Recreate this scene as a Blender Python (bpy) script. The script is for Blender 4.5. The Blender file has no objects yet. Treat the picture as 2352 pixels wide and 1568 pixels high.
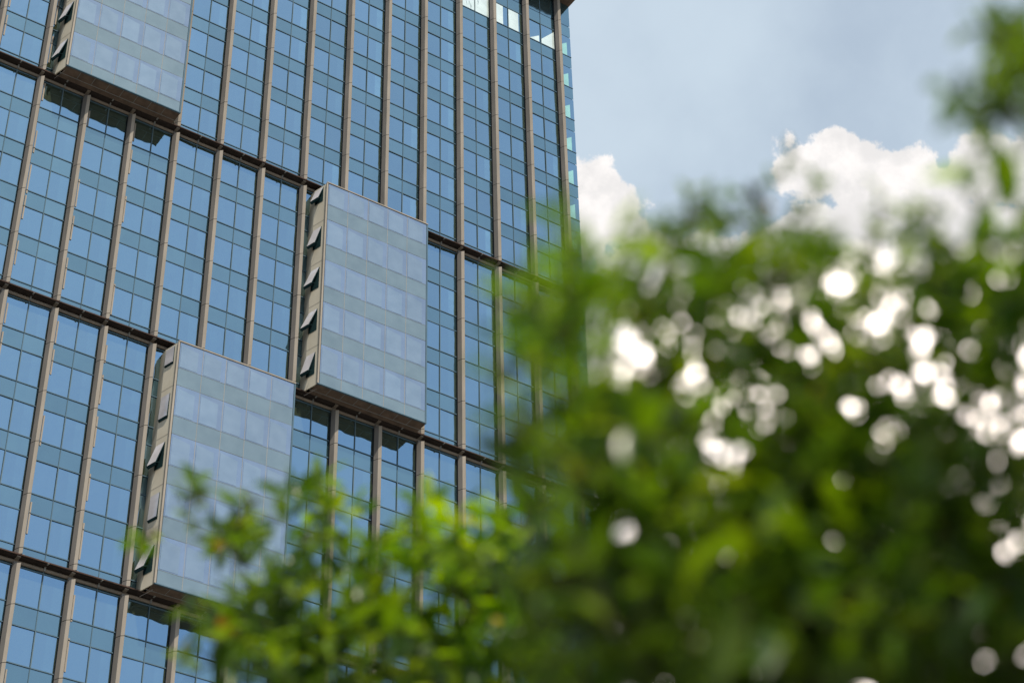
import bpy, bmesh, math, random
from mathutils import Vector, Matrix, Euler
random.seed(11)
sc = bpy.context.scene
COL = sc.collection
R = math.radians

# ------------------------------------------------------------------ camera
CAM_LOC = Vector((-32.3775, -105.7425, 1.6))
CAM_ROT = Euler((2.23430115, 0.0194685486, -0.592143063), 'XYZ')
cam_d = bpy.data.cameras.new("camera")
cam = bpy.data.objects.new("camera", cam_d)
COL.objects.link(cam)
cam.location = CAM_LOC
cam.rotation_euler = CAM_ROT
cam_d.sensor_width = 36.0
cam_d.lens = 72.216
cam_d.clip_start = 0.05
cam_d.clip_end = 5000
cam_d.dof.use_dof = True
cam_d.dof.focus_distance = 165.0
cam_d.dof.aperture_fstop = 1.8
sc.camera = cam
CM = CAM_ROT.to_matrix()
FPX = 4718.0           # focal length in units of a 2352 px wide picture

def ray(px, py):
    """direction through a point of the 2352x1568 picture"""
    return (CM @ Vector(((px - 1176) / FPX, -(py - 784) / FPX, -1))).normalized()

def at(px, py, dist):
    return CAM_LOC + ray(px, py) * dist

# ------------------------------------------------------------------ world, sun, exposure
SUN_DIR = Vector((-0.10, -1.0, 0.0)).normalized() * math.cos(R(58)) + Vector((0, 0, math.sin(R(58))))
world = bpy.data.worlds.new("World")
sc.world = world
world.use_nodes = True
nt = world.node_tree
N, L = nt.nodes, nt.links
N.clear()
out = N.new('ShaderNodeOutputWorld')
bg = N.new('ShaderNodeBackground')
bg.inputs['Strength'].default_value = 0.1
sky = N.new('ShaderNodeTexSky')
sky.sky_type = 'NISHITA'
sky.sun_disc = False
sky.sun_elevation = R(58)
sky.sun_rotation = math.atan2(SUN_DIR.x, SUN_DIR.y)
sky.air_density = 1.0
sky.dust_density = 1.5
tc = N.new('ShaderNodeTexCoord')
DIRV = tc.outputs['Generated']

def mathn(op, a, b=None, clamp=False):
    n = N.new('ShaderNodeMath'); n.operation = op; n.use_clamp = clamp
    for i, v in enumerate((a, b)):
        if v is None: continue
        if isinstance(v, (int, float)): n.inputs[i].default_value = v
        else: L.new(v, n.inputs[i])
    return n.outputs[0]

def noise(scale, detail, rough=0.55):
    n = N.new('ShaderNodeTexNoise'); n.inputs['Scale'].default_value = scale
    n.inputs['Detail'].default_value = detail; n.inputs['Roughness'].default_value = rough
    L.new(DIRV, n.inputs['Vector'])
    return n.outputs['Fac']

def mixc(f, a, b):
    n = N.new('ShaderNodeMix'); n.data_type = 'RGBA'
    if isinstance(f, (int, float)): n.inputs[0].default_value = f
    else: L.new(f, n.inputs[0])
    for s, v in ((6, a), (7, b)):
        if isinstance(v, tuple): n.inputs[s].default_value = v
        else: L.new(v, n.inputs[s])
    return n.outputs[2]

def mrange(v, a, b, c, d, smooth=True):
    n = N.new('ShaderNodeMapRange'); n.interpolation_type = 'SMOOTHSTEP' if smooth else 'LINEAR'
    n.inputs[1].default_value = a; n.inputs[2].default_value = b
    n.inputs[3].default_value = c; n.inputs[4].default_value = d
    L.new(v, n.inputs[0]); return n.outputs[0]

# high thin veil over the blue
veil = mrange(noise(5.0, 7), 0.3, 0.7, 0.5, 0.78)
sky_c = mixc(veil, sky.outputs['Color'], (5.3, 6.2, 6.9, 1))
# cumulus: heaps given by direction and angular radius, edges broken by noise
HEAPS = [(1350, 430, 85), (1405, 490, 85), (1440, 530, 55), (1330, 520, 90),
         (1850, 385, 80), (1925, 375, 85), (1815, 330, 34), (1990, 425, 95), (2080, 440, 95),
         (2125, 370, 40), (2150, 480, 95), (2245, 395, 80), (2280, 350, 62), (2345, 400, 95),
         (1600, 860, 330), (1950, 860, 400), (2300, 860, 400), (1800, 1400, 520), (2400, 1450, 520), (1480, 640, 110)]
val = None
for (hx, hy, hr) in HEAPS:
    d = N.new('ShaderNodeVectorMath'); d.operation = 'DISTANCE'
    L.new(DIRV, d.inputs[0]); d.inputs[1].default_value = ray(hx, hy)
    v = mathn('SUBTRACT', 1.0, mathn('MULTIPLY', d.outputs['Value'], FPX / hr))
    v = mathn('MULTIPLY', v, hr / 80.0)
    val = v if val is None else mathn('MAXIMUM', val, v)
edge = mathn('MULTIPLY', mathn('SUBTRACT', noise(75, 7, 0.62), 0.5), 1.5)
val2 = mathn('ADD', val, edge)
cmask = mrange(val2, -0.02, 0.22, 0, 1)
# a second, distant field of soft clouds elsewhere in the sky
field = mrange(noise(2.1, 6, 0.55), 0.60, 0.72, 0, 0.0)
soft = mixc(mrange(noise(40, 5, 0.6), 0.35, 0.65, 0, 1), (6.3, 6.15, 6.1, 1), (7.8, 7.5, 7.35, 1))
bright = mrange(mathn('ADD', val, mathn('MULTIPLY', edge, 0.4)), 1.0, 3.0, 0.0, 1.0)
white = mixc(bright, soft, (52.0, 45.5, 41.0, 1))
col = mixc(cmask, sky_c, white)
L.new(col, bg.inputs['Color'])
L.new(bg.outputs[0], out.inputs[0])

sun_d = bpy.data.lights.new("sun", 'SUN')
sun_d.energy = 4.2
sun_d.angle = R(0.5)
sun_d.color = (1.0, 0.90, 0.76)
sun = bpy.data.objects.new("sun", sun_d)
COL.objects.link(sun)
sun.rotation_euler = SUN_DIR.to_track_quat('Z', 'Y').to_euler()
sun.location = (0, 0, 150)

sc.view_settings.view_transform = 'Standard'
sc.view_settings.look = 'None'
sc.view_settings.exposure = 0.45
sc.view_settings.gamma = 1.0
sc.render.engine = 'CYCLES'
sc.cycles.use_denoising = True
sc.cycles.max_bounces = 8
sc.cycles.caustics_reflective = False
sc.cycles.caustics_refractive = False
sc.cycles.sample_clamp_indirect = 6.0

# ------------------------------------------------------------------ helpers
def tag(o, label=None, cat=None, group=None, kind=None):
    if label: o['label'] = label
    if cat: o['category'] = cat
    if group: o['group'] = group
    if kind: o['kind'] = kind
    return o

def empty(name, loc, parent=None):
    o = bpy.data.objects.new(name, None)
    COL.objects.link(o); o.location = loc
    o.empty_display_size = 0.3
    if parent: o.parent = parent
    return o

class MB:
    def __init__(s): s.v = []; s.f = []; s.m = []
    def poly(s, pts, mi=0):
        n = len(s.v); s.v += [tuple(p) for p in pts]; s.f.append(list(range(n, n + len(pts)))); s.m.append(mi)
    def box(s, x0, x1, y0, y1, z0, z1, mi=0):
        n = len(s.v)
        s.v += [(x0, y0, z0), (x1, y0, z0), (x1, y1, z0), (x0, y1, z0), (x0, y0, z1), (x1, y0, z1), (x1, y1, z1), (x0, y1, z1)]
        for f in ((0, 3, 2, 1), (4, 5, 6, 7), (0, 1, 5, 4), (1, 2, 6, 5), (2, 3, 7, 6), (3, 0, 4, 7)):
            s.f.append([n + i for i in f]); s.m.append(mi)
    def prism(s, prof, z0, z1, mis, cap=0):
        """prof: (x, y) outline, extruded in z"""
        n = len(s.v); k = len(prof)
        s.v += [(x, y, z0) for x, y in prof] + [(x, y, z1) for x, y in prof]
        for i in range(k):
            j = (i + 1) % k
            s.f.append([n + i, n + j, n + k + j, n + k + i]); s.m.append(mis[i])
        s.f.append([n + i for i in reversed(range(k))]); s.m.append(cap)
        s.f.append([n + k + i for i in range(k)]); s.m.append(cap)
    def xprism(s, prof, x0, x1, mi):
        """prof: (y, z) outline, extruded in x"""
        n = len(s.v); k = len(prof)
        s.v += [(x0, y, z) for y, z in prof] + [(x1, y, z) for y, z in prof]
        for i in range(k):
            j = (i + 1) % k
            s.f.append([n + j, n + i, n + k + i, n + k + j]); s.m.append(mi)
        s.f.append([n + i for i in range(k)]); s.m.append(mi)
        s.f.append([n + k + i for i in reversed(range(k))]); s.m.append(mi)
    def tube(s, pts, radii, seg=6, mi=0):
        n0 = len(s.v); k = len(pts)
        for i, p in enumerate(pts):
            t = (pts[min(i + 1, k - 1)] - pts[max(i - 1, 0)]).normalized()
            a = t.orthogonal().normalized(); b = t.cross(a)
            for j in range(seg):
                an = 2 * math.pi * j / seg
                s.v.append(tuple(p + (a * math.cos(an) + b * math.sin(an)) * radii[i]))
        for i in range(k - 1):
            for j in range(seg):
                a0 = n0 + i * seg + j; a1 = n0 + i * seg + (j + 1) % seg
                s.f.append([a0, a1, a1 + seg, a0 + seg]); s.m.append(mi)
        s.f.append([n0 + (k - 1) * seg + j for j in range(seg)]); s.m.append(mi)
    def mesh(s, name, mats, smooth=False):
        me = bpy.data.meshes.new(name)
        me.from_pydata(s.v, [], s.f)
        for m in mats: me.materials.append(m)
        me.polygons.foreach_set('material_index', s.m)
        if smooth: me.polygons.foreach_set('use_smooth', [True] * len(s.f))
        me.update()
        return me
    def build(s, name, mats, parent=None, loc=(0, 0, 0), smooth=False):
        o = bpy.data.objects.new(name, s.mesh(name, mats, smooth))
        COL.objects.link(o); o.location = loc
        if parent: o.parent = parent
        return o

# ------------------------------------------------------------------ materials
def new_mat(name):
    m = bpy.data.materials.new(name); m.use_nodes = True
    nt = m.node_tree
    return m, nt, nt.nodes['Principled BSDF'], nt.nodes['Material Output']

def tex(nt, kind, vec=None, **kw):
    n = nt.nodes.new(kind)
    for k, v in kw.items(): n.inputs[k].default_value = v
    if vec is not None: nt.links.new(vec, n.inputs['Vector'])
    return n

def ramp(nt, fac, stops):
    r = nt.nodes.new('ShaderNodeValToRGB'); nt.links.new(fac, r.inputs[0])
    el = r.color_ramp.elements
    while len(el) < len(stops): el.new(0.5)
    for e, (p, c) in zip(el, stops): e.position = p; e.color = (*c, 1)
    return r.outputs[0]

def metal_mat(name, c0, c1, rough=0.45, metallic=0.0, scale=(1.2, 1.2, 0.25)):
    m, nt, b, o = new_mat(name)
    geo = nt.nodes.new('ShaderNodeNewGeometry')
    mp = nt.nodes.new('ShaderNodeMapping'); mp.inputs['Scale'].default_value = scale
    nt.links.new(geo.outputs['Position'], mp.inputs[0])
    n = tex(nt, 'ShaderNodeTexNoise', mp.outputs[0], Scale=1.0, Detail=5.0, Roughness=0.65)
    nt.links.new(ramp(nt, n.outputs['Fac'], [(0.3, c0), (0.7, c1)]), b.inputs['Base Color'])
    b.inputs['Roughness'].default_value = rough; b.inputs['Metallic'].default_value = metallic
    b.inputs['Specular IOR Level'].default_value = 0.0
    return m

def glass_mat(name, tint, body, gloss, rough=0.03, wav=0.032, pattern=None):
    """coated facade glass: mirror reflection of the sky over a dull body seen through it"""
    m, nt, b, o = new_mat(name)
    nt.nodes.remove(b)
    LK = nt.links.new
    geo = nt.nodes.new('ShaderNodeNewGeometry')
    n1 = tex(nt, 'ShaderNodeTexNoise', geo.outputs['Position'], Scale=0.55, Detail=2.0)
    bump = nt.nodes.new('ShaderNodeBump'); bump.inputs['Strength'].default_value = wav; bump.inputs['Distance'].default_value = 1.0
    LK(n1.outputs['Fac'], bump.inputs['Height'])
    g = nt.nodes.new('ShaderNodeBsdfGlossy'); g.inputs['Roughness'].default_value = rough
    LK(bump.outputs[0], g.inputs['Normal'])
    # slight coating variation from pane to pane
    ri = nt.nodes.new('ShaderNodeNewGeometry').outputs['Random Per Island']
    t0 = tuple(c * 0.90 for c in tint); t1 = tuple(min(1, c * 1.08) for c in tint)
    LK(ramp(nt, ri, [(0.0, t0), (1.0, t1)]), g.inputs['Color'])
    d = nt.nodes.new('ShaderNodeBsdfDiffuse')
    if pattern:
        oc = nt.nodes.new('ShaderNodeTexCoord')
        sx = nt.nodes.new('ShaderNodeSeparateXYZ'); LK(oc.outputs['Object'], sx.inputs[0])
        n2 = tex(nt, 'ShaderNodeTexNoise', oc.outputs['Object'], Scale=1.3, Detail=3.0)
        # pale curtain hanging behind the right-hand pane
        def band(a, b_, w):
            u = nt.nodes.new('ShaderNodeMapRange'); u.interpolation_type = 'SMOOTHSTEP'
            u.inputs[1].default_value = a; u.inputs[2].default_value = a + w; LK(sx.outputs['X'], u.inputs[0])
            v = nt.nodes.new('ShaderNodeMapRange'); v.interpolation_type = 'SMOOTHSTEP'
            v.inputs[1].default_value = b_ - w; v.inputs[2].default_value = b_; v.inputs[3].default_value = 1; v.inputs[4].default_value = 0
            LK(sx.outputs['X'], v.inputs[0])
            mu = nt.nodes.new('ShaderNodeMath'); mu.operation = 'MULTIPLY'; LK(u.outputs[0], mu.inputs[0]); LK(v.outputs[0], mu.inputs[1])
            return mu.outputs[0]
        bb = band(0.72, 1.42, 0.12)
        mu = nt.nodes.new('ShaderNodeMath'); mu.operation = 'MULTIPLY'; LK(bb, mu.inputs[0]); LK(n2.outputs['Fac'], mu.inputs[1])
        rr_ = nt.nodes.new('ShaderNodeMapRange'); rr_.inputs[1].default_value = 0.15; rr_.inputs[2].default_value = 0.95
        LK(ri, rr_.inputs[0])
        m2 = nt.nodes.new('ShaderNodeMath'); m2.operation = 'MULTIPLY'; LK(mu.outputs[0], m2.inputs[0]); LK(rr_.outputs[0], m2.inputs[1])
        mu = m2
        mc = nt.nodes.new('ShaderNodeMix'); mc.data_type = 'RGBA'
        mc.inputs[6].default_value = (*body, 1); mc.inputs[7].default_value = (*pattern, 1)
        LK(mu.outputs[0], mc.inputs[0]); LK(mc.outputs[2], d.inputs[0])
    else:
        n2 = tex(nt, 'ShaderNodeTexNoise', geo.outputs['Position'], Scale=0.9, Detail=4.0)
        LK(ramp(nt, n2.outputs['Fac'], [(0.3, tuple(c * 0.85 for c in body)), (0.7, tuple(c * 1.15 for c in body))]), d.inputs[0])
    mx = nt.nodes.new('ShaderNodeMixShader'); mx.inputs[0].default_value = gloss
    LK(d.outputs[0], mx.inputs[1]); LK(g.outputs[0], mx.inputs[2]); LK(mx.outputs[0], o.inputs[0])
    return m

M = {}
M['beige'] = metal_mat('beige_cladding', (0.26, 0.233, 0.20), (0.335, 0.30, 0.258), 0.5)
M['greige'] = metal_mat('fin_shade_and_joint_grey', (0.13, 0.124, 0.118), (0.19, 0.178, 0.168), 0.5)
M['dark'] = metal_mat('dark_frame_fin_shade', (0.020, 0.026, 0.034), (0.034, 0.042, 0.052), 0.4)
M['frame'] = metal_mat('frame_line', (0.07, 0.12, 0.16), (0.10, 0.155, 0.20), 0.4)
M['trim'] = metal_mat('pale_trim', (0.10, 0.14, 0.15), (0.15, 0.19, 0.19), 0.35)
M['ledge'] = metal_mat('ledge_brown', (0.030, 0.026, 0.025), (0.055, 0.044, 0.040), 0.6, scale=(2, 2, 2))
M['rust'] = metal_mat('rust_lip', (0.045, 0.034, 0.030), (0.085, 0.055, 0.045), 0.6, scale=(1, 2, 2))
M['beam'] = metal_mat('beam_grey', (0.17, 0.155, 0.14), (0.26, 0.215, 0.175), 0.35, scale=(1, 2, 2))
M['soffit'] = metal_mat('soffit_brown', (0.10, 0.078, 0.066), (0.19, 0.14, 0.11), 0.6, scale=(1.5, 1.5, 1.5))
M['panel'] = metal_mat('side_panel_beige', (0.46, 0.42, 0.34), (0.56, 0.52, 0.43), 0.45, scale=(0.5, 0.5, 0.3))
M['glass'] = glass_mat('vision_glass', (0.235, 0.415, 0.63), (0.125, 0.165, 0.10), 0.80, pattern=(0.30, 0.55, 0.52))
M['spandrel'] = glass_mat('spandrel_glass', (0.25, 0.405, 0.52), (0.05, 0.10, 0.11), 0.72, rough=0.08)
M['screen'] = glass_mat('screen_glass', (0.30, 0.43, 0.59), (0.20, 0.235, 0.29), 0.6, rough=0.06)
M['screen_band'] = glass_mat('screen_glass_band', (0.29, 0.39, 0.44), (0.19, 0.24, 0.25), 0.6, rough=0.08)
M['clear'] = glass_mat('painted_sky_glass', (0.75, 0.9, 0.95), (0.62, 0.72, 0.70), 0.35)
M['corner'] = glass_mat('corner_sky_wedge', (0.5, 0.85, 0.85), (0.26, 0.50, 0.46), 0.4)
M['line'] = metal_mat('screen_line', (0.20, 0.21, 0.215), (0.26, 0.26, 0.25), 0.5)
M['sash'] = metal_mat('sash_dark', (0.012, 0.03, 0.032), (0.02, 0.045, 0.05), 0.3)
M['teal'] = glass_mat('teal_glass', (0.1, 0.5, 0.5), (0.01, 0.16, 0.17), 0.4)

# ------------------------------------------------------------------ ground
g = MB(); g.box(-1500, 1500, -1500, 1500, -0.5, 0.0)
gm, gnt, gb, _ = new_mat('paving')
geo = gnt.nodes.new('ShaderNodeNewGeometry')
nn = tex(gnt, 'ShaderNodeTexNoise', geo.outputs['Position'], Scale=0.4, Detail=8.0)
gnt.links.new(ramp(gnt, nn.outputs['Fac'], [(0.3, (0.14, 0.14, 0.13)), (0.7, (0.24, 0.23, 0.21))]), gb.inputs['Base Color'])
gb.inputs['Roughness'].default_value = 0.9
tag(g.build('ground', [gm]), kind='structure')
bed = MB()
nb = 40
bed.poly([(CAM_LOC.x + 3.2 + 5.5 * math.cos(2 * math.pi * i / nb) * (1 + .08 * math.sin(5 * i)),
           CAM_LOC.y + 3.6 + 3.2 * math.sin(2 * math.pi * i / nb) * (1 + .06 * math.cos(3 * i)), 0.03) for i in range(nb)])
bm_, bnt, bb_, _ = new_mat('soil')
geo = bnt.nodes.new('ShaderNodeNewGeometry')
nn = tex(bnt, 'ShaderNodeTexNoise', geo.outputs['Position'], Scale=6.0, Detail=8.0)
bnt.links.new(ramp(bnt, nn.outputs['Fac'], [(0.3, (0.04, 0.03, 0.02)), (0.7, (0.07, 0.08, 0.03))]), bb_.inputs['Base Color'])
bb_.inputs['Roughness'].default_value = 1.0
tag(bed.build('planting_bed', [bm_]), kind='structure')

# ------------------------------------------------------------------ tower
W = 3.61267587; H = 4.0; Z0 = CAM_LOC.z + 108.848411; S = 0.3645
def X(u): return u * W
def Z(v): return Z0 + v * H
U0, U1 = -7, 13
UC = 13.43
LEDGES = [0, -5, -10, -15, -20, -25]
tower = empty('office_tower', (X(UC) / 2 - 10, 0, 0))
tag(tower, 'tall blue glass office tower with beige vertical fins and three projecting glass bays', 'office tower')
TX = tower.location.x
class TB(MB):
    def build(s, name, mats, parent=None, loc=None, smooth=False):
        o = super().build(name, mats, parent or tower, smooth=smooth)
        o.location = (-TX, 0, 0) if parent is None else (0, 0, 0)
        return o

core = TB()
core.box(X(U0) - 2, X(UC) - 0.05, 0.12, 30, 0.0, Z(8.9))
core.build('core_wall', [M['dark']])

def window_mesh(var, top=None, kind='glass'):
    """one bay of vision glass: two panes, mullion, head and sill frame; origin at bay centre, sill line"""
    rnd = random.Random(var * 7 + 3)
    h = (1 - S) * H if top is None else top
    m = MB()
    hw = W / 2 - 0.27
    for (a, b) in ((-hw, -0.035), (0.035, hw)):
        dy = [rnd.uniform(-0.011, 0.011) for _ in range(3)]
        m.poly([(a, dy[0], 0.04), (b, dy[1], 0.04), (b, dy[1] + dy[2], h - 0.04), (a, dy[0] + dy[2], h - 0.04)], 0)
    m.box(-0.035, 0.0, -0.07, 0.06, 0.0, h, 1)
    m.box(0.0, 0.04, -0.045, 0.06, 0.0, h, 2)
    m.box(-hw, hw, -0.05, 0.06, -0.035, 0.035, 1)
    m.box(-hw, hw, -0.05, 0.06, h - 0.035, h + 0.035, 1)
    return m
WV = []
for k in range(8):
    WV.append(window_mesh(k).mesh('window', [M['glass'], M['frame'], M['trim']]))
WLOW = []
for k in range(4):   # just under a ledge the glass stops a little lower
    WLOW.append(window_mesh(k + 20, top=(1 - 0.403) * H).mesh('window', [M['glass'], M['frame'], M['trim']]))

def pale_window(var):  # bright sky in these panes is painted with pale quads
    m = window_mesh(var + 40)
    hw = W / 2 - 0.27; h = (1 - S) * H
    e = -0.012
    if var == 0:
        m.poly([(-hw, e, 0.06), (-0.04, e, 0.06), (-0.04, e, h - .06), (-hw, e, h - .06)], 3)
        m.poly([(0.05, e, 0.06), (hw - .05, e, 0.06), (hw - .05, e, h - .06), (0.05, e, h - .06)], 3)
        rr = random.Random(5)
        for i in range(16):   # dark slivers paint in the leafy lines of the reflection
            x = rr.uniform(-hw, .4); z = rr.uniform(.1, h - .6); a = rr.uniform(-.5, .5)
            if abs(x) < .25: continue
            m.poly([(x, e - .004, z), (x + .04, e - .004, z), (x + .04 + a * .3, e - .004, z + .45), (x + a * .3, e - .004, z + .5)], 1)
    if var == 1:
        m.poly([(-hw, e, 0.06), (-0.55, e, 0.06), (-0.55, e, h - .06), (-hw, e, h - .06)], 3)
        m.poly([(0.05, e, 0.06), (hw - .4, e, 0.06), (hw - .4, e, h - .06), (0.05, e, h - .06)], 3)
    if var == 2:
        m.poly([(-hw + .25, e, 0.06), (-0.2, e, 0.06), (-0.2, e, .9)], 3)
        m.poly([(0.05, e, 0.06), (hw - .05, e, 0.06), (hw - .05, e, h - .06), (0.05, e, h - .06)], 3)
    return m.mesh('window', [M['glass'], M['frame'], M['trim'], M['clear']])

# list every bay unit; the 100 that show largest are single parts, the rest one mesh
def pix(p):
    q = CM.transposed() @ (p - CAM_LOC)
    return 1176 + FPX * q.x / -q.z, 784 - FPX * q.y / -q.z
units = []
for j in range(-27, 8):
    for k in range(U0, U1):
        if j >= 8: continue
        c = Vector((X(k + .5), 0, Z(j) + 1.25))
        px, py = pix(c)
        vis = -80 < px < 2400 and -60 < py < 1600
        hid = any(a <= k < a + 2.6 and t - 4.9 <= j < t - .3 for a, t in ((0, 5), (6, 0), (3, -5)))
        bush = py > 1180 and px > 420
        p2 = pix(c + Vector((1, 0, 0))); p3 = pix(c + Vector((0, 0, 1)))
        area = abs((p2[0] - px) * (p3[1] - py) - (p2[1] - py) * (p3[0] - px))
        units.append((0 if (vis and not hid and not bush) else 1, -area, j, k))
units.sort()
rest = TB()
rv = random.Random(3)
def low(j): return (j + 1) % 5 == 0 and j < 0
for i, (_, _, j, k) in enumerate(units):
    pale = {(7, 10): 0, (7, 11): 1, (7, 12): 2}.get((j, k))
    if i < 97 or pale is not None:
        if pale is not None: me = pale_window(pale)
        else: me = rv.choice(WV)
        o = bpy.data.objects.new('window', me); COL.objects.link(o); o.parent = tower
        o.location = (X(k + .5) - TX, 0, Z(j))
    else:
        w = window_mesh(rv.randrange(1000), top=None)
        n = len(rest.v)
        rest.v += [(x + X(k + .5), y, z + Z(j)) for x, y, z in w.v]
        rest.f += [[a + n for a in f] for f in w.f]; rest.m += w.m
# keep the object-space curtain pattern for the joined windows: it repeats every bay
mg = M['glass'].copy(); mg.name = 'vision_glass_joined'
for n in list(mg.node_tree.nodes):
    if n.type == 'SEPXYZ':
        src = n.inputs[0].links[0].from_socket
        ad = mg.node_tree.nodes.new('ShaderNodeVectorMath'); ad.operation = 'WRAP'
        ad.inputs[1].default_value = (W, 1e5, 1e5); ad.inputs[2].default_value = (0, -1e5, -1e5)
        sub = mg.node_tree.nodes.new('ShaderNodeVectorMath'); sub.operation = 'SUBTRACT'; sub.inputs[1].default_value = (W / 2, 0, 0)
        mg.node_tree.links.new(src, ad.inputs[0]); mg.node_tree.links.new(ad.outputs[0], sub.inputs[0])
        mg.node_tree.links.new(sub.outputs[0], n.inputs[0])
ro = rest.build('window', [mg, M['frame'], M['trim']]); ro['kind'] = 'stuff'

# spandrel bands, one per storey, each bay two panels
for j in range(-27, 10):
    b = TB()
    top = Z(j) if j < 8 else (Z(8) if j == 8 else Z(8.72))
    bot = Z(j) - S * H if j < 9 else Z(8)
    for k in range(U0, U1 + 1):
        xs = [(-W / 2 + .27, -.03), (.03, W / 2 - .27)] if k < U1 else [(-W / 2 + .27, -W / 2 + (UC - 13) * W)]
        for (a, c) in xs:
            dy = rv.uniform(-.004, .004)
            b.poly([(X(k + .5) + a, dy, bot + .03), (X(k + .5) + c, dy, bot + .03), (X(k + .5) + c, dy, top - .03), (X(k + .5) + a, dy, top - .03)], 0)
        if k < U1: b.box(X(k + .5) - .03, X(k + .5) + .03, -.03, .05, bot + .03, top - .03, 1)
    b.build('spandrel_band', [M['spandrel'], M['frame']])

# narrow corner panes past the last fin, a pale wedge of the far side's sky painted in each
for j in range(-27, 8):
    m = TB()
    x0, x1 = X(13) + .27, X(UC)
    h = (1 - S) * H
    zt = Z(j) + (h if not low(j) else (1 - .403) * H)
    m.poly([(x0, 0, Z(j) + .03), (x1, 0, Z(j) + .03), (x1, 0, zt - .03), (x0, 0, zt - .03)], 0)
    m.box(x0, x1 + .02, -.04, .05, Z(j) - .03, Z(j) + .03, 1)
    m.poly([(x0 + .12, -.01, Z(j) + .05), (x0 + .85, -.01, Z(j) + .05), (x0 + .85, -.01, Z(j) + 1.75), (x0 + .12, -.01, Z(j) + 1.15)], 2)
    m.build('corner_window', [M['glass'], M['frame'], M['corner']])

# vertical fins, one per bay line and section, in storey-high lengths with open joints
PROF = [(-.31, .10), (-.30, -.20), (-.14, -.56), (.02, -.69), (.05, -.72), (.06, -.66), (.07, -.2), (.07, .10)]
PM = [2, 1, 0, 0, 2, 2, 2, 2]  # side faces darker: shade on the fins put into the cladding colour
def fin(k, z0, z1, zn=None):
    m = TB(); rr = random.Random(k * 31 + int(z0))
    z = z0
    j = math.ceil((z0 - Z0) / H + .06)
    cuts = [z0]
    while Z(j) - .45 < z1 - .8:
        if Z(j) - .45 > z0 + .3: cuts.append(Z(j) - .45)
        j += 1
    cuts.append(z1)
    for a, b in zip(cuts[:-1], cuts[1:]):
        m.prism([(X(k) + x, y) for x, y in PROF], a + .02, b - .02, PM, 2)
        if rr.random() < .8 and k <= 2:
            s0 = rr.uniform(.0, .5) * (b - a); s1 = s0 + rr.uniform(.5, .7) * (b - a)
            m.box(X(k) + .325, X(k) + .43, -.05, .02, a + s0, min(a + s1, b - .05), 0)  # broken beige strips stand in for patches of reflected sunlight
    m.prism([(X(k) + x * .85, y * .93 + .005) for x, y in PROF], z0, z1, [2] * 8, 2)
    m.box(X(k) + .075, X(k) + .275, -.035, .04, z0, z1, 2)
    if zn is not None: m.box(X(k) - .26, X(k) + .04, -.30, .08, z1 + .001, zn, 1)
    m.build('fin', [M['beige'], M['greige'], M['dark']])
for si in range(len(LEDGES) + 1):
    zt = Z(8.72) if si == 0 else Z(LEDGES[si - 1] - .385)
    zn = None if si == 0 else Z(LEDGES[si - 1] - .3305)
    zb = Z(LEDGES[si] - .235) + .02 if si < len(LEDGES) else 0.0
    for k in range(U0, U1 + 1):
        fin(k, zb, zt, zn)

# horizontal ledges: thin top plate, dark recess, rounded grey beam, brackets
for v in LEDGES:
    m = TB()
    xa, xb = X(U0) - 2, X(UC) + .15
    m.box(xa, xb, -.66, .1, Z(v - .262), Z(v - .235), 0)
    m.box(xa, xb, -.69, -.655, Z(v - .258), Z(v - .2365), 3)
    m.box(xa, xb, -.50, -.30, Z(v - .272), Z(v - .2625), 0)
    c = (-.05, Z(v - .297)); ry, rz = .10, .125
    prof = [(c[0] + ry * math.cos(a), c[1] + rz * math.sin(a)) for a in [2 * math.pi * i / 16 for i in range(16)]]
    m.xprism(prof, xa, xb, 1)
    for k2 in range(U0 * 2, U1 * 2 + 1):
        x = X(k2 / 2)
        if k2 % 2:
            m.box(x - .05, x + .05, -.20, -.05, Z(v - .327), Z(v - .2625), 2)
            m.box(x - .05, x + .05, -.73, -.20, Z(v - .27), Z(v - .2625), 2)
        else:
            m.box(x - .20, x + .04, -.60, -.10, Z(v - .28), Z(v - .2625), 1)
    m.build('ledge', [M['ledge'], M['beam'], M['line'], M['rust']])

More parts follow.
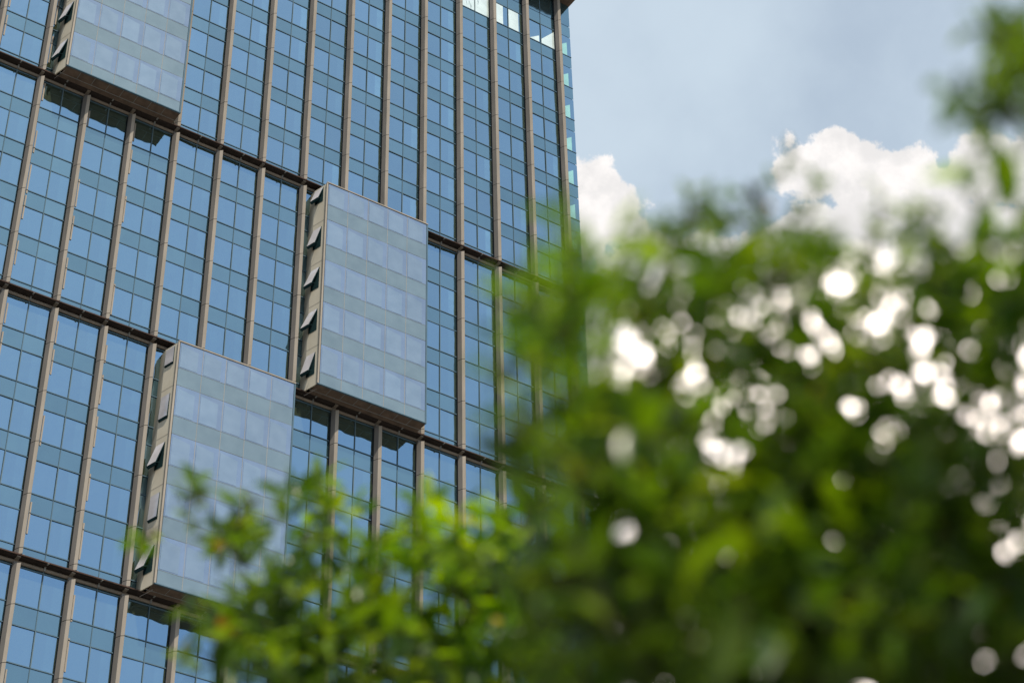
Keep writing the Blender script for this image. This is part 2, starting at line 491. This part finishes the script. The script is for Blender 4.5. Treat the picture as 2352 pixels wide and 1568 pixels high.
# projecting bays
def bay(k, vt):
    """k: first bay line, vt: the ledge level whose band the top covers"""
    t, bt = Z(vt - .455), Z(vt - 5.25)
    dF, dB = 2.07, .72
    xl, xr = X(k + .32), X(k + 2.81)
    sp = .34
    root = TB()
    # frame edges: the part that carries the sub-parts
    root.box(xl - .10, xl + .03, -dF - .02, -dF + .12, bt, t, 0)
    root.box(xr - .06, xr + .06, -dF - .02, -dF + .12, bt, t, 1)
    root.box(xl - .06, xr + .06, -dF - .05, -dF + .10, t, t + .09, 0)
    root.box(xl - .06, xr + .06, -dF - .035, -dF + .10, bt - .07, bt, 1)
    ro = root.build('projecting_bay', [M['beige'], M['frame']])
    # glass screen
    s = TB()
    n = 5; pw = (xr - xl - .14) / n; x0 = xl + .07
    for c in range(n):
        a, b = x0 + c * pw + .012, x0 + (c + 1) * pw - .012
        zz = t
        for j in range(0, -6, -1):
            st, sb = Z(vt + j - 1), Z(vt + j - 1 - S)
            lo = max(st, bt)
            if zz > lo: 
                dy = rv.uniform(-.006, .006); dt = rv.uniform(-.006, .006)
                s.poly([(a, -dF + dy, lo + .012), (b, -dF - dy, lo + .012), (b, -dF - dy + dt, zz - .012), (a, -dF + dy + dt, zz - .012)], 0)
                # pale blind-like patch of the glazing behind the screen
                s.poly([(a + .08, -dF - .012, lo + .08), (b - .36, -dF - .012, lo + .08), (b - .36, -dF - .012, max(lo + .1, zz - .45)), (a + .08, -dF - .012, max(lo + .12, zz - .25))], 3) if zz - lo > 1.6 else None
            if lo <= bt: break
            lo2 = max(sb, bt)
            s.poly([(a, -dF, lo2 + .012), (b, -dF, lo2 + .012), (b, -dF, st - .012), (a, -dF, st - .012)], 1)
            zz = sb
            if lo2 <= bt: break
        if c: s.box(x0 + c * pw - .022, x0 + c * pw + .022, -dF - .004, -dF + .05, bt, t, 2)
    for j in range(-1, -6, -1):
        for vv in (vt + j, vt + j - S):
            if Z(vv) > bt + .1: s.box(x0, xr - .07, -dF - .008, -dF + .05, Z(vv) - .016, Z(vv) + .016, 4)
    s.box(xl + .03, xr - .06, -dF + .06, -dF + .10, bt, t, 4)
    o = s.build('glass_screen', [M['screen'], M['screen_band'], M['line'], M['screen2'], M['line2']]); o.parent = ro; o.location = (0, 0, 0)
    # splayed side walls
    for sgn in (0, 1):
        w = TB()
        xf = (xl - .04) if not sgn else (xr + .03)
        xb = xf + (-sp if not sgn else sp * .2)
        th = .08 if not sgn else -.08
        w.prism([(xf, -dF + .12), (xb, -dB), (xb, .05), (xb + th, .05), (xb + th, -dB), (xf + th, -dF + .12)] if not sgn else
                [(xf, -dF + .12), (xf + th, -dF + .12), (xb + th, -dB), (xb + th, .05), (xb, .05), (xb, -dB)], bt, t, [0] * 6, 0)
        if not sgn:
            for j in range(0, -5, -1):   # joints across the panel
                zz = Z(vt + j - 1 - S)
                w.poly([(xf - .012, -dF + .13, zz), (xb - .012, -dB, zz), (xb - .012, -dB, zz + .03), (xf - .012, -dF + .13, zz + .03)], 1)
        o = w.build('side_panel', [M['panel'], M['greige']]); o.parent = ro; o.location = (0, 0, 0)
    # soffit with panel joints
    f = TB()
    f.box(xl - .05, xr + .05, -dF + .02, -dB - .0, bt - .05, bt - .003, 0)
    f.box(xl - .3, xr + .10, -dB, -.1, bt - .045, bt - .002, 0)
    f.box(xl - .2, xr + .1, -1.16, -1.12, bt - .075, bt - .0505, 1)
    for c in range(1, 8):
        x = xl + (xr - xl) * c / 8
        f.box(x - .02, x + .02, -dF + .1, -1.17, bt - .06, bt - .0505, 1)
    o = f.build('soffit', [M['soffit'], M['line']]); o.parent = ro; o.location = (0, 0, 0)
    # top-hung sashes standing open on the side wall
    for j in range(0, -5, -1):
        ang = R({(3, 0): 1, (3, -1): 2, (3, -2): 16, (3, -3): 2, (3, -4): 18}.get((k, j), rv.uniform(13, 21)))
        q = TB()
        zt2 = Z(vt + j - 1 + .50); hh = 1.9
        if j == 0: hh = 1.35
        a = Vector((xl - .155, -dF + .42, zt2)); b = Vector((xl - .382, -dB - .10, zt2))
        ax = (b - a).normalized()
        down = (Vector((0, 0, -1)) * math.cos(ang) + Vector((-1, 0, 0)) * math.sin(ang)).normalized()
        nrm = ax.cross(down).normalized()
        if nrm.x > 0: nrm = -nrm
        c0, c1, c2, c3 = a, b, b + down * hh, a + down * hh
        hole = [p + Vector((.015, 0, 0)) for p in (a, b, b - Vector((0, 0, hh + .05)), a - Vector((0, 0, hh + .05)))]
        q.poly(hole, 1)
        for (lo, hi, mi) in ((.0, .02, 0), (-.05, -.0, 1)):
            P0 = [p + nrm * lo for p in (c0, c1, c2, c3)]; P1 = [p + nrm * hi for p in (c0, c1, c2, c3)]
            if mi == 0: q.poly(P1, 0)
            else: q.poly(P0[::-1], 2)
            for i in range(4):
                q.poly([P0[i], P0[(i + 1) % 4], P1[(i + 1) % 4], P1[i]], 1)
        # lower triangle of stay arms and dark bottom rail
        q.tube([c3, c3 + Vector((.30, 0, .12))], [.02, .02], 5, 1)
        q.tube([c2, c2 + Vector((.30, 0, .12))], [.02, .02], 5, 1)
        rail = [c3, c2, c2 + Vector((.12, 0, -.16)), c3 + Vector((.12, 0, -.16))]
        q.poly(rail, 1); q.poly([p + nrm * .05 for p in rail], 1)
        o = q.build('opening_sash', [M['panel_glass'], M['sash'], M['teal']]); o.parent = ro; o.location = (0, 0, 0)
M['screen2'] = glass_mat('screen_glass_lit', (0.32, 0.46, 0.60), (0.235, 0.28, 0.31), 0.60, rough=0.06)
M['line2'] = metal_mat('screen_joint', (0.12, 0.14, 0.15), (0.17, 0.19, 0.19), 0.5)
M['panel_glass'] = glass_mat('sash_glass', (0.45, 0.5, 0.6), (0.52, 0.51, 0.54), 0.25)
for k, vt in ((0, 5), (6, 0), (3, -5)):
    bay(k, vt)

# roof slab
r = TB()
r.box(X(U0) - 3, X(UC) + .10, -1.9, 31, Z(8.73), Z(9.1), 0)
r.box(X(U0) - 3, X(UC) + .15, -1.95, 31.1, Z(9.1) , Z(9.1) + .5, 1)
r.build('roof', [M['soffit'], M['beige']])

# ------------------------------------------------------------------ foliage
def leaf_mat(name, stops, trans, tmix=0.38, rough=0.30):
    m, nt, b, o = new_mat(name)
    LK = nt.links.new
    ri = nt.nodes.new('ShaderNodeNewGeometry').outputs['Random Per Island']
    c = ramp(nt, ri, stops)
    LK(c, b.inputs['Base Color'])
    b.inputs['Roughness'].default_value = rough
    b.inputs['Specular IOR Level'].default_value = 0.5
    t = nt.nodes.new('ShaderNodeBsdfTranslucent')
    mm = nt.nodes.new('ShaderNodeMix'); mm.data_type = 'RGBA'; mm.blend_type = 'MULTIPLY'; mm.inputs[0].default_value = 1
    LK(c, mm.inputs[6]); mm.inputs[7].default_value = (*trans, 1)
    LK(mm.outputs[2], t.inputs[0])
    mx = nt.nodes.new('ShaderNodeMixShader'); mx.inputs[0].default_value = tmix
    LK(b.outputs[0], mx.inputs[1]); LK(t.outputs[0], mx.inputs[2]); LK(mx.outputs[0], o.inputs[0])
    return m
G_DARK = [(0.0, (0.020, 0.050, 0.008)), (0.35, (0.038, 0.088, 0.007)), (0.75, (0.075, 0.145, 0.006)), (0.993, (0.13, 0.20, 0.012)), (1.0, (0.20, 0.10, 0.02))]
G_FRESH = [(0.0, (0.024, 0.070, 0.005)), (0.4, (0.058, 0.130, 0.004)), (0.8, (0.12, 0.22, 0.003)), (0.99, (0.22, 0.32, 0.01)), (1.0, (0.32, 0.11, 0.02))]
LM1 = leaf_mat('leaf_deep_green', G_DARK, (2.6, 2.3, 0.4))
LM2 = leaf_mat('leaf_fresh_green', G_FRESH, (2.4, 2.2, 0.3), tmix=0.45)
barkm = metal_mat('bark', (0.035, 0.026, 0.018), (0.085, 0.065, 0.045), 0.9, scale=(30, 30, 8))

def leaf(m, base, d, up, ln, wd, mi=0):
    s = d.cross(up)
    if s.length < 1e-3: s = d.orthogonal()
    s.normalize(); n = s.cross(d).normalized()
    sag = ln * .16
    P = []
    prof = [(0, .08), (.25, .82), (.5, 1.0), (.78, .62), (1.0, .04)]
    n0 = len(m.v)
    for t, w in prof:
        c = base + d * (ln * t) - n * (sag * t * t)
        e = n * (wd * w * .22)
        m.v += [tuple(c - s * (wd * w * .5) + e), tuple(c), tuple(c + s * (wd * w * .5) + e)]
    for i in range(len(prof) - 1):
        a = n0 + i * 3
        m.f.append([a, a + 1, a + 4, a + 3]); m.m.append(mi)
        m.f.append([a + 1, a + 2, a + 5, a + 4]); m.m.append(mi)

def rdir(r, zb=0.0):
    while True:
        v = Vector((r.uniform(-1, 1), r.uniform(-1, 1), r.uniform(-1, 1)))
        if .1 < v.length < 1: break
    v.normalize(); v.z += zb
    return v.normalized()

def sprig(mc, mt, r, p, ln, nl, ll, lw, zb=.3, mi=0):
    d = rdir(r, zb)
    side = d.orthogonal().normalized()
    pts = [p, p + d * ln * .5 + rdir(r) * ln * .06, p + d * ln]
    mt.tube(pts, [.0032, .0022, .0012], 4, 0)
    for i in range(nl):
        t = (i + .5) / nl
        q = pts[0].lerp(pts[1], t * 2) if t < .5 else pts[1].lerp(pts[2], t * 2 - 1)
        a = i * 2.4 + r.uniform(-.4, .4)
        sd = (Matrix.Rotation(a, 3, d) @ side)
        ld = (sd * r.uniform(.7, 1.1) + d * r.uniform(.4, 1.0)).normalized()
        up = (Vector((0, 0, 1)) + rdir(r) * .6).normalized()
        k = r.uniform(.7, 1.2)
        leaf(mc, q, ld, up, ll * k, lw * k, mi)

def plant(name, label, cat, blobs, seed, mats, trunk_xy, ll, lw, limb_r=.03, dens=lambda y: 1.0, group=None, bigf=2.2, bigp=0.0, cand=1):
    """blobs: (px, py, radius px, distance, sprigs, leaf scale); centres fix real points in the crown"""
    r = random.Random(seed)
    root = empty(name, (trunk_xy[0], trunk_xy[1], 0))
    tag(root, label, cat, group)
    o3 = Vector(root.location)
    mc, mt, mb = MB(), MB(), MB()
    cents = []; taken = []
    for (px, py, pr, dist, n, sc_, mi) in blobs:
        c = at(px, py, dist); rad = pr / FPX * dist
        cents.append((c, rad))
        for i in range(max(1, round(n * dens(py)))):
            # sprigs keep apart from each other, so the crown fills evenly with many small gaps
            best = None
            for t in range(cand):
                q = rdir(r) * (r.random() ** (1 / 2.4)) * rad
                u = (c + q - CAM_LOC).normalized()
                dm = min(((u - w).length for w in taken), default=9)
                if best is None or dm > best[0]: best = (dm, q, u)
            taken.append(best[2])
            p = c + best[1]
            p += ray(px, py) * r.uniform(-.45, .45)
            big = sc_ * (bigf if r.random() < (bigp if py > 1000 else bigp * .35) else 1)
            sprig(mc, mt, r, p - o3, r.uniform(.07, .14) * big ** .6, r.randint(6, 9), ll * big, lw * big * .95, mi=mi)
    fork = Vector((trunk_xy[0], trunk_xy[1], min(c.z for c, _ in cents) * .8))
    base = Vector((trunk_xy[0], trunk_xy[1], -.05))
    tp = [base, base.lerp(fork, .5) + Vector((.05, .03, 0)), fork]
    mb.tube([p - o3 for p in tp], [limb_r * 2.2, limb_r * 1.7, limb_r * 1.2], 10)
    lm = MB()
    done = [(fork, 0)]
    todo = [c for c, _ in cents]
    while todo:     # each bough grows on from the nearest one already there
        best = min(((a - c).length, i, k) for i, c in enumerate(todo) for k, (a, _) in enumerate(done))
        c = todo.pop(best[1]); a, dp = done[best[2]]
        r0 = limb_r * .8 ** dp; r1 = limb_r * .8 ** (dp + 1)
        mid = a.lerp(c, .5) + rdir(r) * .05
        lm.tube([p - o3 for p in (a, mid, c)], [r0, (r0 + r1) / 2, r1], 7)
        done.append((c, dp + 1))
    for (c, rad) in cents:
        for i in range(6):
            e = c + rdir(r, .4) * rad * .9
            lm.tube([p - o3 for p in (c, c.lerp(e, .5) + rdir(r) * .03, e)], [limb_r * .2, limb_r * .14, .002], 5)
    mb.build('trunk', [barkm], root, smooth=True)
    lm.build('limbs', [barkm], root, smooth=True)
    n = len(mc.v); mc.v += mt.v; mc.f += [[a + n for a in f] for f in mt.f]; mc.m += [2] * len(mt.f)
    mc.build('crown', mats + [barkm], root, smooth=True)
    return root

# big tree on the right: (px, py, radius, distance, sprigs, leaf scale, material slot)
TREE = [
 (1570, 690, 175, 3.7, 95, 1.0, 0), (1760, 660, 200, 3.8, 115, 1.0, 0), (1980, 690, 190, 3.7, 90, 1.0, 0), (2190, 710, 180, 3.6, 90, 1.0, 0),
 (1740, 460, 36, 3.8, 6, .9, 0), (1590, 515, 50, 3.8, 10, .9, 0), (2410, 640, 125, 3.4, 90, 1.0, 1),
 (1450, 820, 200, 3.5, 130, 1.0, 0), (1700, 860, 240, 3.8, 190, 1.0, 0), (1980, 900, 240, 3.7, 190, 1.0, 0), (2260, 900, 240, 3.6, 180, 1.0, 0),
 (1420, 1080, 210, 3.3, 190, 1.1, 0), (1680, 1150, 260, 3.6, 290, 1.1, 0), (1980, 1200, 260, 3.5, 280, 1.1, 0), (2280, 1200, 260, 3.4, 280, 1.1, 0),
 (1400, 1370, 240, 3.3, 260, 1.1, 0), (1430, 1530, 170, 3.3, 190, 1.1, 0), (1660, 1420, 280, 3.4, 330, 1.1, 0), (1980, 1480, 280, 3.4, 320, 1.1, 0), (2290, 1500, 280, 3.4, 320, 1.1, 0),
 (1330, 660, 65, 3.2, 26, 1.0, 1), (1285, 780, 75, 3.2, 32, 1.0, 1), (1290, 930, 85, 3.2, 44, 1.0, 1), (1310, 1080, 95, 3.2, 42, 1.0, 1), (1200, 1000, 34, 3.2, 6, .8, 1),
 (1325, 575, 22, 3.2, 4, .8, 1), (1180, 700, 28, 3.2, 4, .8, 1), (1150, 850, 22, 3.2, 4, .8, 1), (1900, 1850, 420, 3.6, 330, 1.1, 0), (2700, 1300, 350, 3.5, 260, 1.1, 0), (2650, 800, 250, 3.6, 150, 1.1, 0)]
c1 = at(2000, 1300, 3.6)
plant('broadleaf_tree', 'dense dark green broadleaf tree filling the right side with bright sky gaps', 'tree', TREE, 5, [LM1, LM2],
      (c1.x + 1.2, c1.y + 1.2), .042, .018, .02, dens=lambda y: .40 if y < 800 else .27 if y < 1000 else .20 if y < 1300 else .26, bigf=2.3, bigp=.26, cand=3)

SHRUB = [
 (520, 1230, 130, 6.19, 60, 1.0, 0), (700, 1230, 130, 6.34, 60, 1.0, 0), (860, 1240, 110, 6.34, 44, 1.0, 1), (450, 1140, 45, 6.19, 7, 1.0, 0),
 (740, 1130, 60, 6.34, 12, 1.0, 1), (950, 1180, 60, 6.34, 12, 1.0, 1), (1050, 1250, 110, 6.05, 60, 1.0, 1), (1190, 1210, 90, 5.76, 60, 1.0, 1),
 (620, 1390, 150, 6.19, 100, 1.0, 0), (850, 1400, 170, 6.19, 150, 1.0, 0), (1090, 1400, 170, 5.90, 180, 1.0, 1), (350, 1220, 36, 6.19, 4, 1.0, 1),
 (500, 1520, 90, 6.19, 34, 1.0, 0), (720, 1560, 170, 6.19, 140, 1.0, 0), (1000, 1580, 190, 6.05, 200, 1.0, 0), (1220, 1520, 150, 5.76, 150, 1.0, 1),
 (800, 1850, 330, 6.05, 260, 1.0, 0), (1200, 1850, 300, 5.90, 260, 1.0, 0)]
c2 = at(850, 1500, 6.1)
plant('leafy_shrub', 'lower loose green shrub with small leaves in front of the tower foot', 'shrub', SHRUB, 8, [LM1, LM2],
      (c2.x + .3, c2.y + .15), .070, .030, .022, dens=lambda y: .19 if y < 1300 else .25, bigf=1.5, bigp=.3)

BR = [(2345, 115, 40, 3.3, 30, 1.0, 0), (2365, 225, 38, 3.3, 26, 1.0, 0), (2315, 262, 22, 3.3, 9, 1.0, 0), (2300, 95, 16, 3.3, 6, 1.0, 0), (2470, 200, 60, 3.3, 50, 1.0, 0),
      (2640, 150, 200, 3.3, 120, 1.0, 0)]
c3 = at(2750, 500, 3.4)
plant('overhanging_tree', 'leafy branch tip of another tree entering at the top right corner', 'tree', BR, 21, [LM1, LM2],
      (c3.x + .5, c3.y - .1), .045, .020, .012, dens=lambda y: .42)
